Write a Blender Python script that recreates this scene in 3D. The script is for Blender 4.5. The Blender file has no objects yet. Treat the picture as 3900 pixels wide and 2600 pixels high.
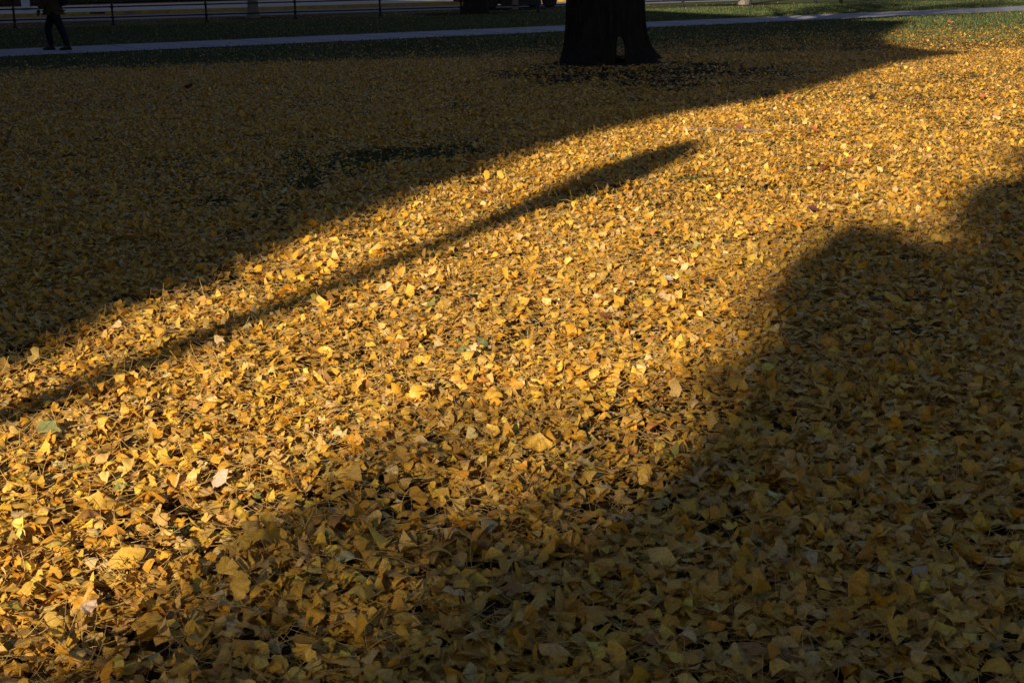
import bpy, bmesh, math, random
import numpy as np
from mathutils import Vector, Matrix
random.seed(7); rng = np.random.default_rng(11)
R_ = math.radians
S = bpy.context.scene
C = S.collection

# ------------------------------------------------------------------ camera
F_PX, CAM_H = 5400.0, 1.65
PITCH, ROLL = math.atan(1421/5400), 0.018
Fw = Vector((0, math.cos(PITCH), -math.sin(PITCH)))
R0 = Vector((1, 0, 0)); U0 = Vector((0, math.sin(PITCH), math.cos(PITCH)))
Rt = R0*math.cos(ROLL) - U0*math.sin(ROLL); Up = R0*math.sin(ROLL) + U0*math.cos(ROLL)
cam_d = bpy.data.cameras.new('camera'); cam = bpy.data.objects.new('camera', cam_d); C.objects.link(cam)
cam.matrix_world = Matrix(((Rt.x, Up.x, -Fw.x, 0), (Rt.y, Up.y, -Fw.y, 0), (Rt.z, Up.z, -Fw.z, CAM_H), (0, 0, 0, 1)))
cam_d.sensor_width = 36; cam_d.lens = F_PX/3900*36
cam_d.clip_start = 0.05; cam_d.clip_end = 2000
cam_d.dof.use_dof = True; cam_d.dof.focus_distance = 5.5; cam_d.dof.aperture_fstop = 16.0
S.camera = cam
# ------------------------------------------------------------------ light
TH, EL = R_(24), R_(20.0); TEL = math.tan(EL)
sh, ch = math.sin(TH), math.cos(TH)
w = bpy.data.worlds.new('World'); S.world = w; w.use_nodes = True
nt = w.node_tree; bg = nt.nodes['Background']
sky = nt.nodes.new('ShaderNodeTexSky'); sky.sky_type = 'NISHITA'; sky.sun_disc = False
sky.sun_elevation = EL; sky.sun_rotation = math.pi + TH
sky.dust_density = 0.8; sky.ozone_density = 3.0
nt.links.new(sky.outputs[0], bg.inputs[0]); bg.inputs[1].default_value = 0.05
sl = bpy.data.lights.new('sun', 'SUN'); sl.energy = 5.0; sl.angle = R_(0.53); sl.color = (1.0, 0.87, 0.69)
so = bpy.data.objects.new('sun', sl); C.objects.link(so)
sd = Vector((sh*math.cos(EL), ch*math.cos(EL), -math.sin(EL)))
so.rotation_euler = sd.to_track_quat('-Z', 'Y').to_euler(); so.location = (-20, -40, 30)
S.view_settings.view_transform = 'Standard'; S.view_settings.look = 'None'
S.view_settings.gamma = 1; S.view_settings.exposure = 0.74
S.cycles.max_bounces = 6; S.cycles.diffuse_bounces = 3

# ------------------------------------------------------------------ helpers
def px(u, v, z=0.0):            # where the ray through a photo point meets height z
    d = Rt*(u-1950) - Up*(v-1300) + Fw*F_PX
    s = (CAM_H - z)/-d.z
    return Vector((d.x*s, d.y*s, z))
def IN(u, v):                   # photo point -> sun-aligned ground coordinates
    p = px(u, v); return (p.x*ch - p.y*sh, p.x*sh + p.y*ch)
def AT(a, t, z=0.0):            # sun-aligned ground coordinates
    return Vector((a*ch + t*sh, -a*sh + t*ch, z))

def mat(name, col=(.5, .5, .5), rough=.8, metal=0, build=None, bump=None, spec=.3, trans=0):
    m = bpy.data.materials.new(name); m.use_nodes = True; n = m.node_tree; N = n.nodes; L = n.links
    b = N['Principled BSDF']; b.inputs['Base Color'].default_value = (*col, 1)
    b.inputs['Roughness'].default_value = rough; b.inputs['Metallic'].default_value = metal
    b.inputs['Specular IOR Level'].default_value = spec
    if trans: b.inputs['Transmission Weight'].default_value = trans
    g = N.new('ShaderNodeNewGeometry')
    def noise(scale, detail=6, rough=.6, vec=None, dist=0):
        x = N.new('ShaderNodeTexNoise'); x.inputs['Scale'].default_value = scale
        x.inputs['Detail'].default_value = detail; x.inputs['Roughness'].default_value = rough
        x.inputs['Distortion'].default_value = dist
        L.new(vec if vec else g.outputs['Position'], x.inputs['Vector']); return x.outputs['Fac']
    def ramp(fac, stops):
        r = N.new('ShaderNodeValToRGB'); e = r.color_ramp.elements
        while len(e) < len(stops): e.new(.5)
        for k, (p, c) in enumerate(stops):
            e[k].position = p; e[k].color = (*c, 1) if len(c) == 3 else c
        L.new(fac, r.inputs[0]); return r.outputs[0]
    def mix(f, a, c, mode='MIX'):
        x = N.new('ShaderNodeMix'); x.data_type = 'RGBA'; x.blend_type = mode
        for s_, v_ in ((0, f), (6, a), (7, c)):
            if hasattr(v_, 'is_linked'): L.new(v_, x.inputs[s_])
            elif s_ == 0: x.inputs[0].default_value = v_
            else: x.inputs[s_].default_value = (*v_, 1)
        return x.outputs[2]
    def math_(op, a, c=0.0):
        x = N.new('ShaderNodeMath'); x.operation = op
        for k, v_ in ((0, a), (1, c)):
            if hasattr(v_, 'is_linked'): L.new(v_, x.inputs[k])
            else: x.inputs[k].default_value = v_
        return x.outputs[0]
    m_ = type('T', (), dict(N=N, L=L, b=b, g=g, noise=noise, ramp=ramp, mix=mix, math=math_))
    if build: build(m_)
    else:
        c = ramp(noise(6, 5), [(.3, tuple(x*.8 for x in col)), (.7, tuple(min(1, x*1.2) for x in col))])
        L.new(c, b.inputs['Base Color'])
    if bump:
        bp = N.new('ShaderNodeBump'); bp.inputs['Strength'].default_value = bump[1]; bp.inputs['Distance'].default_value = bump[2]
        L.new(noise(bump[0], 6), bp.inputs['Height']); L.new(bp.outputs[0], b.inputs['Normal'])
    return m

def tag(o, label=None, cat=None, group=None, kind=None):
    if label: o['label'] = label
    if cat: o['category'] = cat
    if group: o['group'] = group
    if kind: o['kind'] = kind
    return o
def empty(name, loc=(0, 0, 0), rz=0):
    o = bpy.data.objects.new(name, None); o.empty_display_size = .2
    o.location = loc; o.rotation_euler = (0, 0, rz); C.objects.link(o); return o
def mesh_np(name, V, T, smooth=True, attrs=None):
    V = np.ascontiguousarray(V, dtype=np.float32); T = np.ascontiguousarray(T, dtype=np.int32)
    m = bpy.data.meshes.new(name); nt_ = len(T); k = T.shape[1]
    m.vertices.add(len(V)); m.vertices.foreach_set('co', V.ravel())
    m.loops.add(nt_*k); m.loops.foreach_set('vertex_index', T.ravel())
    m.polygons.add(nt_); m.polygons.foreach_set('loop_start', np.arange(nt_, dtype=np.int32)*k)
    m.polygons.foreach_set('use_smooth', np.full(nt_, smooth, dtype=bool))
    m.update(calc_edges=True)
    for an, (ty, arr) in (attrs or {}).items():
        a = m.attributes.new(an, ty, 'POINT')
        a.data.foreach_set('color' if ty == 'FLOAT_COLOR' else 'vector', np.ascontiguousarray(arr, dtype=np.float32).ravel())
    return m
def link(name, me, material=None, parent=None, loc=None):
    o = bpy.data.objects.new(name, me); C.objects.link(o)
    if material and not me.materials: me.materials.append(material)
    if parent: o.parent = parent
    if loc is not None: o.location = loc
    return o
def bm_obj(name, bm, material, parent=None, smooth=False):
    bmesh.ops.recalc_face_normals(bm, faces=bm.faces)
    me = bpy.data.meshes.new(name); bm.to_mesh(me); bm.free()
    for p in me.polygons: p.use_smooth = smooth
    return link(name, me, material, parent)
def add_box(bm, c, s, rz=0, bevel=0):
    r = bmesh.ops.create_cube(bm, size=1)['verts']
    M = Matrix.Translation(c) @ Matrix.Rotation(rz, 4, 'Z') @ Matrix.Diagonal((*s, 1))
    bmesh.ops.transform(bm, matrix=M, verts=r)
    if bevel:
        es = {e for v in r for e in v.link_edges}
        bmesh.ops.bevel(bm, geom=list(es), offset=bevel, segments=2, affect='EDGES')
def add_lathe(bm, prof, c=(0, 0, 0), seg=16, axis='Z'):      # prof: (radius, height) list
    rings = []
    for r, z in prof:
        ring = []
        for k in range(seg):
            a = 2*math.pi*k/seg; x, y = r*math.cos(a), r*math.sin(a)
            p = (x, y, z) if axis == 'Z' else (x, z, y)
            ring.append(bm.verts.new(Vector(c)+Vector(p)))
        rings.append(ring)
    for A, B in zip(rings, rings[1:]):
        for k in range(seg):
            bm.faces.new((A[k], A[(k+1) % seg], B[(k+1) % seg], B[k]))
    bm.faces.new(rings[0][::-1]); bm.faces.new(rings[-1])
def add_tube(bm, pts, rad, seg=8):
    pts = [Vector(p) for p in pts]; rings = []; prev = None
    for i, p in enumerate(pts):
        d = (pts[min(i+1, len(pts)-1)] - pts[max(i-1, 0)]).normalized()
        if prev is None:
            x = d.orthogonal().normalized()
        else:
            x = (prev - d*prev.dot(d)).normalized()
        prev = x; y = d.cross(x); r = rad[i] if hasattr(rad, '__len__') else rad
        rings.append([bm.verts.new(p + (x*math.cos(2*math.pi*k/seg) + y*math.sin(2*math.pi*k/seg))*r) for k in range(seg)])
    for A, B in zip(rings, rings[1:]):
        for k in range(seg):
            bm.faces.new((A[k], A[(k+1) % seg], B[(k+1) % seg], B[k]))
    bm.faces.new(rings[0][::-1]); bm.faces.new(rings[-1])
def add_prism(bm, poly, base, ax, ay, ex):        # polygon in plane (ax,ay) extruded by ex
    b0 = [bm.verts.new(Vector(base) + ax*x + ay*y) for x, y in poly]
    b1 = [bm.verts.new(v.co + ex) for v in b0]
    n = len(poly)
    bm.faces.new(b0[::-1]); bm.faces.new(b1)
    for k in range(n): bm.faces.new((b0[k], b0[(k+1) % n], b1[(k+1) % n], b1[k]))
def sheet(name, pts, z, m, kind='structure'):
    bm = bmesh.new()
    bm.faces.new([bm.verts.new((p[0], p[1], z)) for p in pts])
    bmesh.ops.triangulate(bm, faces=bm.faces)
    o = bm_obj(name, bm, m); tag(o, kind=kind); return o
def evaluated(o):                                   # bake an object's modifiers
    dg = bpy.context.evaluated_depsgraph_get(); dg.update()
    me = bpy.data.meshes.new_from_object(o.evaluated_get(dg))
    old = o.data; o.modifiers.clear(); o.data = me; bpy.data.meshes.remove(old); return o
def vnoise(X, Y, sc, seed=0):                       # cheap smooth 2-D value noise, numpy
    r = np.random.default_rng(seed); G = r.random((256, 256))
    x = X*sc; y = Y*sc; xi = np.floor(x).astype(int); yi = np.floor(y).astype(int)
    fx = x-xi; fy = y-yi; fx = fx*fx*(3-2*fx); fy = fy*fy*(3-2*fy)
    g = lambda i, j: G[(xi+i) % 256, (yi+j) % 256]
    return (g(0, 0)*(1-fx)+g(1, 0)*fx)*(1-fy)+(g(0, 1)*(1-fx)+g(1, 1)*fx)*fy

# ------------------------------------------------------------------ materials
PD = (px(3900, 42) - px(0, 218)).normalized(); PN = Vector((-PD.y, PD.x, 0))     # path direction, normal away from us
P0 = px(0, 218); PATH_W = (px(1250, 137) - px(1250, 161)).dot(PN)
def q_of(X, Y): return (X-P0.x)*PN.x + (Y-P0.y)*PN.y                              # signed distance past the path's near edge
def b_ground(t):
    n1 = t.noise(1.2, 8, .65); n2 = t.noise(25, 8, .7); n3 = t.noise(.35, 4)
    green = t.ramp(n2, [(.3, (.012, .020, .007)), (.55, (.030, .044, .014)), (.75, (.055, .070, .024))])
    green = t.mix(t.ramp(n3, [(.42, (0, 0, 0)), (.62, (1, 1, 1))]), green, (.060, .064, .026))
    soil = t.ramp(n2, [(.3, (.035, .022, .010)), (.6, (.09, .055, .020)), (.8, (.18, .11, .03))])
    sep = t.N.new('ShaderNodeSeparateXYZ'); t.L.new(t.g.outputs['Position'], sep.inputs[0])
    q = t.math('ADD', t.math('MULTIPLY', t.math('SUBTRACT', sep.outputs[0], P0.x), PN.x),
               t.math('MULTIPLY', t.math('SUBTRACT', sep.outputs[1], P0.y), PN.y))
    q = t.math('ADD', q, t.math('MULTIPLY', n1, 3.0))
    f = t.math('DIVIDE', t.math('ADD', q, 9.0), 6.0)
    x = t.N.new('ShaderNodeClamp'); t.L.new(f, x.inputs[0])
    t.L.new(t.mix(x.outputs[0], soil, green), t.b.inputs['Base Color'])
M_ground = mat('ground_soil_and_grass', rough=.95, build=b_ground, bump=(60, .6, .02), spec=.1)
def b_conc(base, sc=1.0):
    def f(t):
        c = t.ramp(t.noise(2.2*sc, 8, .7), [(.3, tuple(x*.75 for x in base)), (.7, tuple(x*1.15 for x in base))])
        c = t.mix(t.ramp(t.noise(90*sc, 3), [(.55, (0, 0, 0)), (.7, (.5, .5, .5))]), c, tuple(x*.6 for x in base))
        t.L.new(c, t.b.inputs['Base Color'])
    return f
M_path = mat('path_concrete', rough=.85, build=b_conc((.25, .25, .30)), bump=(60, .3, .01))
M_pathedge = mat('path_edge_concrete', rough=.85, build=b_conc((.40, .39, .40)))
M_road = mat('road_asphalt', rough=.8, build=b_conc((.16, .165, .18)), bump=(40, .3, .01))
M_pave = mat('far_pavement_concrete', rough=.85, build=b_conc((.33, .33, .33)))
M_yellow = mat('worn_yellow_kerb_paint', rough=.7, build=lambda t: t.L.new(
    t.mix(t.ramp(t.noise(1.7, 8, .75), [(.40, (0, 0, 0)), (.66, (1, 1, 1))]), (.40, .25, .03), (.16, .11, .05)), t.b.inputs['Base Color']))
M_iron = mat('black_iron', (.012, .012, .013), .5, .4)
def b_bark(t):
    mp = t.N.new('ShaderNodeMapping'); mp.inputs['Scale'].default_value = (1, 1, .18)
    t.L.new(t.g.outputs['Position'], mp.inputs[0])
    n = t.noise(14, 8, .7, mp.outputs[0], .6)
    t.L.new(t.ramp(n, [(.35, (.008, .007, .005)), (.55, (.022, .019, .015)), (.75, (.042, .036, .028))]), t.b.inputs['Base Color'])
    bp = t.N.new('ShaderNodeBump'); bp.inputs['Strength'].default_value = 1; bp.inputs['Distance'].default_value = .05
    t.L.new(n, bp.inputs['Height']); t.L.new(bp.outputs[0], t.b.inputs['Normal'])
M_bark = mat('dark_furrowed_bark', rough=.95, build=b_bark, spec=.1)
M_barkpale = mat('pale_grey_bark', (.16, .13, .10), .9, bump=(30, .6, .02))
M_mulch = mat('dark_mulch', rough=1, spec=.05, bump=(50, 1, .02), build=lambda t: t.L.new(
    t.ramp(t.noise(30, 8, .7), [(.3, (.008, .006, .005)), (.6, (.026, .018, .012)), (.8, (.07, .05, .03))]), t.b.inputs['Base Color']))
M_twig = mat('grey_brown_twig', (.15, .11, .085), .85, bump=(120, .5, .003))
M_twigdark = mat('dark_twig', (.03, .022, .018), .9)

def leaf_material(name):
    def f(t):
        a = t.N.new('ShaderNodeAttribute'); a.attribute_name = 'leaf_color'
        v = t.N.new('ShaderNodeAttribute'); v.attribute_name = 'fan'
        sx = t.N.new('ShaderNodeSeparateXYZ'); t.L.new(v.outputs['Vector'], sx.inputs[0])
        vein = t.math('SINE', t.math('MULTIPLY', sx.outputs[0], 62.0))
        vein = t.math('MULTIPLY', t.math('MULTIPLY', vein, .20), sx.outputs[2])
        blot = t.ramp(t.noise(130, 4, .6), [(.35, (.74, .70, .62)), (.6, (1.06, 1.04, 1.0))])
        c = t.mix(1.0, a.outputs['Color'], blot, 'MULTIPLY')
        # dry brown rim on part of the leaves
        rim = t.math('MULTIPLY', t.math('POWER', sx.outputs[1], 6.0), t.math('MULTIPLY', t.noise(22, 3), .55))
        c = t.mix(rim, c, (.26, .13, .035))
        c = t.mix(t.math('ADD', vein, .14), c, (.30, .17, .03))
        t.L.new(c, t.b.inputs['Base Color'])
        tr = t.N.new('ShaderNodeBsdfTranslucent'); t.L.new(c, tr.inputs[0])
        ms = t.N.new('ShaderNodeMixShader'); ms.inputs[0].default_value = .16
        t.L.new(t.b.outputs[0], ms.inputs[1]); t.L.new(tr.outputs[0], ms.inputs[2])
        out = t.N['Material Output']; t.L.new(ms.outputs[0], out.inputs['Surface'])
    return mat(name, rough=.52, build=f, spec=.35)
M_leaf = leaf_material('ginkgo_leaf')

PAL = np.array([  # linear base colours of dry ginkgo leaves, and how common they are
    (.79, .42, .040), (.83, .485, .068), (.72, .35, .028), (.76, .47, .13), (.77, .53, .23), (.58, .345, .080),
    (.72, .31, .016), (.48, .30, .07), (.36, .17, .04), (.24, .24, .07), (.44, .19, .04)])
PALW = np.array([.27, .22, .15, .16, .06, .07, .035, .035, .02, .004, .01]); PALW = PALW/PALW.sum()

def leaf_shapes(n, nphi, nr, pet, r, tiltsd=.19, upright=.095):
    """n ginkgo leaves as arrays: verts (n,nv,3) about each leaf's middle, triangles, fan coords"""
    R = np.clip(r.normal(.034, .0065, n), .018, .052)
    al = r.uniform(.72, 1.25, n); notch = r.uniform(0, .42, n)*(r.random(n) < .65)
    wav = r.uniform(.01, .05, n); ph = r.uniform(0, 6.28, n); m = r.uniform(5, 11, n)
    k1 = r.normal(0, .46, n); k2 = r.normal(0, .40, n); wz = r.uniform(.02, .16, n); fold = (r.random(n) < .18)*r.uniform(.3, .9, n)
    t = np.linspace(-1, 1, nphi)
    phi = al[:, None]*t[None]
    prof = 1 - notch[:, None]*np.exp(-(t[None]/.11)**2) + wav[:, None]*np.sin(m[:, None]*t[None]*1.6+ph[:, None]) - .10*np.abs(t[None])**3
    V = []; A = []
    V.append(np.zeros((n, 1, 3))); A.append(np.stack([np.zeros((n, 1)), np.zeros((n, 1)), np.ones((n, 1))], -1))
    for j in range(1, nr+1):
        rr = (j/nr)**.85
        pr = prof if j == nr else 1 + (prof-1)*max(0, rr-.35)
        x = np.sin(phi)*pr*rr; y = np.cos(phi)*pr*rr
        z = k1[:, None]*x*x + k2[:, None]*(y-.5)**2 + fold[:, None]*np.abs(x) + wz[:, None]*np.sin(m[:, None]*t[None]+ph[:, None]*2)*rr*rr
        V.append(np.stack([x, y, z], -1)*R[:, None, None])
        A.append(np.stack([phi, np.full_like(phi, rr), np.ones_like(phi)], -1))
    z0 = k2*.25
    V[0][:, 0, 2] = z0*R
    nv = 1 + nphi*nr; T = []
    for i in range(nphi-1): T.append((0, 1+i+1, 1+i))
    for j in range(nr-1):
        a0 = 1+j*nphi; b0 = a0+nphi
        for i in range(nphi-1):
            T += [(a0+i, a0+i+1, b0+i+1), (a0+i, b0+i+1, b0+i)]
    nb = nv; ntb = len(T)
    if pet:
        L = r.uniform(.035, .075, n); bx = r.normal(0, .35, n); bz = r.normal(0, .35, n); seg, side, wd = pet
        for k in range(seg+1):
            s = k/seg; cx = bx*s*s*L; cy = -s*L; cz = z0*R + bz*s*s*L
            for q in range(side):
                an = 2*math.pi*q/side
                rad = wd*(1-.25*s)
                V.append(np.stack([cx+rad*math.cos(an), cy+0*cx, cz+(rad*math.sin(an) if side > 2 else 0)], -1)[:, None, :])
                A.append(np.tile(np.array([0, 0, 0.]), (n, 1, 1)))
        for k in range(seg):
            a0 = nv+k*side; b0 = a0+side
            rng_ = range(side) if side > 2 else range(1)
            for q in rng_:
                q2 = (q+1) % side
                T += [(a0+q, a0+q2, b0+q2), (a0+q, b0+q2, b0+q)]
    V = np.concatenate(V, 1); A = np.concatenate(A, 1)
    V[:, :, 1] -= (.5*R)[:, None]; V[:, :, 2] -= z0[:, None]*R[:, None]
    tilt = np.abs(r.normal(0, tiltsd, n)); up = r.random(n) < upright; tilt = np.where(up, r.uniform(.40, 1.25, n), tilt)
    return V, np.array(T), A, nb, ntb, tilt
def rot_zxz(V, spin, tilt, yaw):
    c, s = np.cos(spin)[:, None], np.sin(spin)[:, None]; x, y, z = V[..., 0], V[..., 1], V[..., 2]
    x, y = c*x-s*y, s*x+c*y
    c, s = np.cos(tilt)[:, None], np.sin(tilt)[:, None]; y, z = c*y-s*z, s*y+c*z
    c, s = np.cos(yaw)[:, None], np.sin(yaw)[:, None]; x, y = c*x-s*y, s*x+c*y
    return np.stack([x, y, z], -1)
def leaf_colors(n, r, XY=None):
    c = PAL[r.choice(len(PAL), n, p=PALW)]*np.exp(r.normal(0, .13, (n, 1)))
    c = c*np.array([1, 1, 1])*np.exp(r.normal(0, .035, (n, 3)))
    return np.clip(c, .01, .85)

# bare spots where grass shows through the litter: (photo point, radius in m)
BARE = [(1990, 1390, .09), (1880, 1530, .11), (2440, 1150, .10), (2700, 1370, .09), (1690, 1735, .08), (1400, 865, .22),
        (3500, 1290, .16), (3150, 1280, .10), (1450, 1870, .08), (850, 2175, .07), (1360, 2250, .05), (1230, 640, .9), (1700, 580, .8),
        (1080, 720, .45), (880, 790, .35), (1500, 600, .7), (3580, 1590, .10), (3860, 1060, .12), (2330, 2290, .05), (3180, 2360, .05),
        (3330, 2480, .05), (2990, 2170, .05), (740, 2030, .05), (60, 1990, .05), (2750, 940, .14), (2500, 930, .12), (2640, 690, .2)]
TRUNK = px(2312, 243); RING = px(2385, 276)
def density(X, Y):
    q = q_of(X, Y)
    edge = -6.4 + 2.2*(vnoise(X, Y, .22, 3)-.5)*2
    d = 1/(1+np.exp((q-edge)/.95))*.97 + .045*(q < 0) + .010*(q >= 0)
    n = vnoise(X, Y, 2.6, 5)*.6+vnoise(X, Y, 7.0, 6)*.4
    d *= np.clip(.38+1.6*n, .40, 1.1)*np.clip(.6+1.2*vnoise(X, Y, .7, 15), .68, 1)*np.clip(3.0-3.6*vnoise(X, Y, 3.1, 31), .35, 1)
    rr = np.hypot((X-RING.x)/2.5, (Y-RING.y)/3.3)+.5*(vnoise(X, Y, 1.3, 9)-.5)+.3*(vnoise(X, Y, 4, 10)-.5)
    d *= np.clip(.12+.88*np.clip((rr-.70)/.55, 0, 1)**1.3, 0, 1)
    thin = 1-.45*np.clip((X/np.maximum(Y, 1)-.10)/.2, 0, 1)*np.clip((Y-8)/8, 0, 1)
    d *= thin
    for u, v, rad in BARE:
        p = px(u, v); d *= 1-(.92 if rad < .3 else .78)*np.exp(-(((X-p.x)**2+(Y-p.y)**2)/(rad*(.55+.9*vnoise(X, Y, 2.2/rad, 40)))**2)**1.3)
    return d
def in_path(X, Y): q = q_of(X, Y); return (q > 0) & (q < PATH_W)

def scatter(y0, y1, dens, r, margin=.8):
    k = .372
    area = k*(y1*y1-y0*y0) + 2*margin*(y1-y0)
    n = int(area*dens); Y = np.sqrt(r.uniform(y0*y0, y1*y1, n)); X = r.uniform(-1, 1, n)*(k*Y+margin)
    keep = r.random(n) < density(X, Y)
    keep &= ~(in_path(X, Y) & (r.random(n) < .6))
    rr = np.hypot(X-TRUNK.x, Y-TRUNK.y); keep &= rr > .95
    return X[keep], Y[keep]
VV, TT, CC, FF = [], [], [], []; base = 0
def add_batch(X, Y, nphi, nr, pet, r, layer, tiltsd=.19, upright=.095, scale=1.0, zmin=.002):
    global base
    n = len(X)
    if n == 0: return
    V, T, A, nb, ntb, tilt = leaf_shapes(n, nphi, nr, pet, r, tiltsd, upright)
    V = rot_zxz(V*scale, r.uniform(0, 6.28, n), tilt, r.uniform(0, 6.28, n))
    mz = V[:, :nb, 2].min(1); z = zmin - mz + r.uniform(0, 1, n)**1.3*layer
    V[:, :, 2] += z[:, None]; V[:, :, 0] += X[:, None]; V[:, :, 1] += Y[:, None]
    V[:, :, 2] = np.maximum(V[:, :, 2], .001)
    col = leaf_colors(n, r)
    c = np.repeat(col[:, None, :], V.shape[1], 1)
    if V.shape[1] > nb: c[:, nb:] = np.clip(c[:, nb:]*.45+np.array([.52, .36, .15])*.7, 0, .8)
    nv = V.shape[1]
    VV.append(V.reshape(-1, 3)); FF.append(A.reshape(-1, 3))
    CC.append(np.concatenate([c, np.ones((n, nv, 1))], -1).reshape(-1, 4))
    TT.append((T[None]+(np.arange(n)*nv)[:, None, None]).reshape(-1, 3)+base); base += n*nv
rg = np.random.default_rng(21)
add_batch(*scatter(2.3, 5.6, 2350, rg), 13, 3, (4, 3, .00105), rg, .054, .19, scale=1.24)
add_batch(*scatter(5.6, 9.5, 2300, rg), 7, 2, (3, 3, .0012), rg, .044, .17, scale=1.18)
add_batch(*scatter(9.5, 17, 2000, rg, 1.2), 5, 1, (2, 2, .0015), rg, .034, .15, scale=1.08)
add_batch(*scatter(17, 27, 1450, rg, 1.5), 4, 1, (1, 2, .0016), rg, .028, .15, .06, scale=1.08)
add_batch(*scatter(27, 62, 480, rg, 2), 3, 1, None, rg, .01, .15, .04, scale=1.08)
me = mesh_np('leaf_litter', np.concatenate(VV), np.concatenate(TT), True,
             {'leaf_color': ('FLOAT_COLOR', np.concatenate(CC)), 'fan': ('FLOAT_VECTOR', np.concatenate(FF))})
litter = link('leaf_litter', me, M_leaf)
tag(litter, 'thick carpet of fallen yellow ginkgo leaves covering the lawn', 'leaf litter', kind='stuff')
del VV, TT, CC, FF

# ------------------------------------------------------------------ grass blades
def b_blade(t):
    a = t.N.new('ShaderNodeAttribute'); a.attribute_name = 'blade_color'
    t.L.new(a.outputs['Color'], t.b.inputs['Base Color'])
M_blade = mat('grass_blade', rough=.6, build=b_blade, spec=.3)
def blades(X, Y, h, wd, r, tuft=1):
    n = len(X); an = r.uniform(0, 6.28, n); L = h*r.uniform(.5, 1.3, n); lean = r.normal(0, .55, n)
    dx, dy = np.cos(an), np.sin(an); sx, sy = -dy*wd, dx*wd
    V = np.zeros((n, 5, 3))
    V[:, 0] = np.stack([X-sx, Y-sy, 0*X], -1); V[:, 1] = np.stack([X+sx, Y+sy, 0*X], -1)
    mx, my = X+dx*L*lean*.35, Y+dy*L*lean*.35
    V[:, 2] = np.stack([mx-sx*.8, my-sy*.8, L*.55], -1); V[:, 3] = np.stack([mx+sx*.8, my+sy*.8, L*.55], -1)
    V[:, 4] = np.stack([X+dx*L*lean, Y+dy*L*lean, L*np.cos(lean*.8)], -1)
    T = np.array([(0, 1, 3), (0, 3, 2), (2, 3, 4)])
    T = (T[None]+(np.arange(n)*5)[:, None, None]).reshape(-1, 3)
    c = np.array([.040, .066, .017])*np.exp(r.normal(0, .35, (n, 1)))*np.exp(r.normal(0, .08, (n, 3)))
    dry = r.random(n) < .12; c[dry] = np.array([.20, .15, .05])*np.exp(r.normal(0, .2, (dry.sum(), 1)))
    c = np.repeat(np.concatenate([c, np.ones((n, 1))], -1)[:, None], 5, 1).reshape(-1, 4)
    return V.reshape(-1, 3), T, c
BV, BT, BC = [], [], []; nbv = 0
def add_blades(X, Y, h, wd, r):
    global nbv
    V, T, c = blades(X, Y, h, wd, r); BV.append(V); BT.append(T+nbv); BC.append(c); nbv += len(V)
gx, gy = [], []
for u, v, rad in BARE:
    p = px(u, v); n = int(1500*min(rad, .5)*(1+rad*3)); s = .6*rad
    add_blades(rg.normal(p.x, s, n), rg.normal(p.y, s, n), .042, .0011+.0002*p.y/6, rg)
def rnd(y0, y1, dens, margin=.8):
    k = .372; n = int((k*(y1*y1-y0*y0)+2*margin*(y1-y0))*dens)
    Y = np.sqrt(rg.uniform(y0*y0, y1*y1, n)); X = rg.uniform(-1, 1, n)*(k*Y+margin); return X, Y
def clump(X, Y, thr, seed): m = vnoise(X, Y, 3.1, seed)*.55+vnoise(X, Y, 9, seed+1)*.45 > thr; return X[m], Y[m]
add_blades(*clump(*rnd(2.5, 8, 900), .56, 31), .046, .0011, rg)
add_blades(*clump(*rnd(8, 16, 600), .48, 33), .055, .0016, rg)
X, Y = rnd(16, 30, 380); m = (q_of(X, Y) < -.05); rr = np.hypot(X-TRUNK.x, Y-TRUNK.y)
m &= (np.hypot((X-RING.x)/2.5, (Y-RING.y)/2.9) > .95) & (rg.random(len(X)) < np.clip(.25+(q_of(X, Y)+9)/7, .22, 1)); add_blades(X[m], Y[m], .052, .0030, rg)
X, Y = rnd(30, 60, 190, 2); q = q_of(X, Y); m = (q < -.05) | ((q > PATH_W+.05) & (Y < 54+X*.45))
add_blades(X[m], Y[m], .055, .0055, rg)
me = mesh_np('grass', np.concatenate(BV), np.concatenate(BT), True, {'blade_color': ('FLOAT_COLOR', np.concatenate(BC))})
tag(link('grass', me, M_blade), 'short dark green grass poking through the leaves', 'grass', kind='stuff')

# ------------------------------------------------------------------ ground, path, road
G = 600
bm = bmesh.new(); bmesh.ops.create_grid(bm, x_segments=2, y_segments=2, size=G)
ground = bm_obj('ground', bm, M_ground); ground.location.z = 0; tag(ground, kind='structure')
a, b = P0 - PD*60, P0 + PD*120
sheet('path', [a, b, b+PN*PATH_W, a+PN*PATH_W], .012, M_path)
a2, b2 = a-PN*.10, b-PN*.10
sheet('path_edge', [a2, b2, b2+PN*.13, a2+PN*.13], .016, M_pathedge)
bm = bmesh.new()
for k in range(-24, 70):
    c = P0 + PD*(k*1.6) + PN*(PATH_W/2); c.z = .013
    add_box(bm, c, (.018, PATH_W*.98, .004), math.atan2(PD.y, PD.x))
tag(bm_obj('path_joints', bm, mat('path_joint_dirt', (.05, .045, .04), .95)), kind='structure')
KD = (px(2480, 15)-px(0, 91)).normalized(); KN = Vector((-KD.y, KD.x, 0)); K0 = px(0, 91)
RW = (px(1300, 34)-K0).dot(KN)
a, b = K0-KD*80, K0+KD*160
sheet('road', [a, b, b+KN*(RW+.02), a+KN*(RW+.02)], .010, M_road)
bm = bmesh.new(); ka = math.atan2(KD.y, KD.x)
kc = K0+KD*40+KN*(RW+.09); kc.z = .09
add_box(bm, kc, (240, .18, .17), ka, .012)
tag(bm_obj('kerb', bm, M_yellow), kind='structure')
a3, b3 = a+KN*(RW+.18), b+KN*(RW+.18)
FP = 15.0
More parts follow.
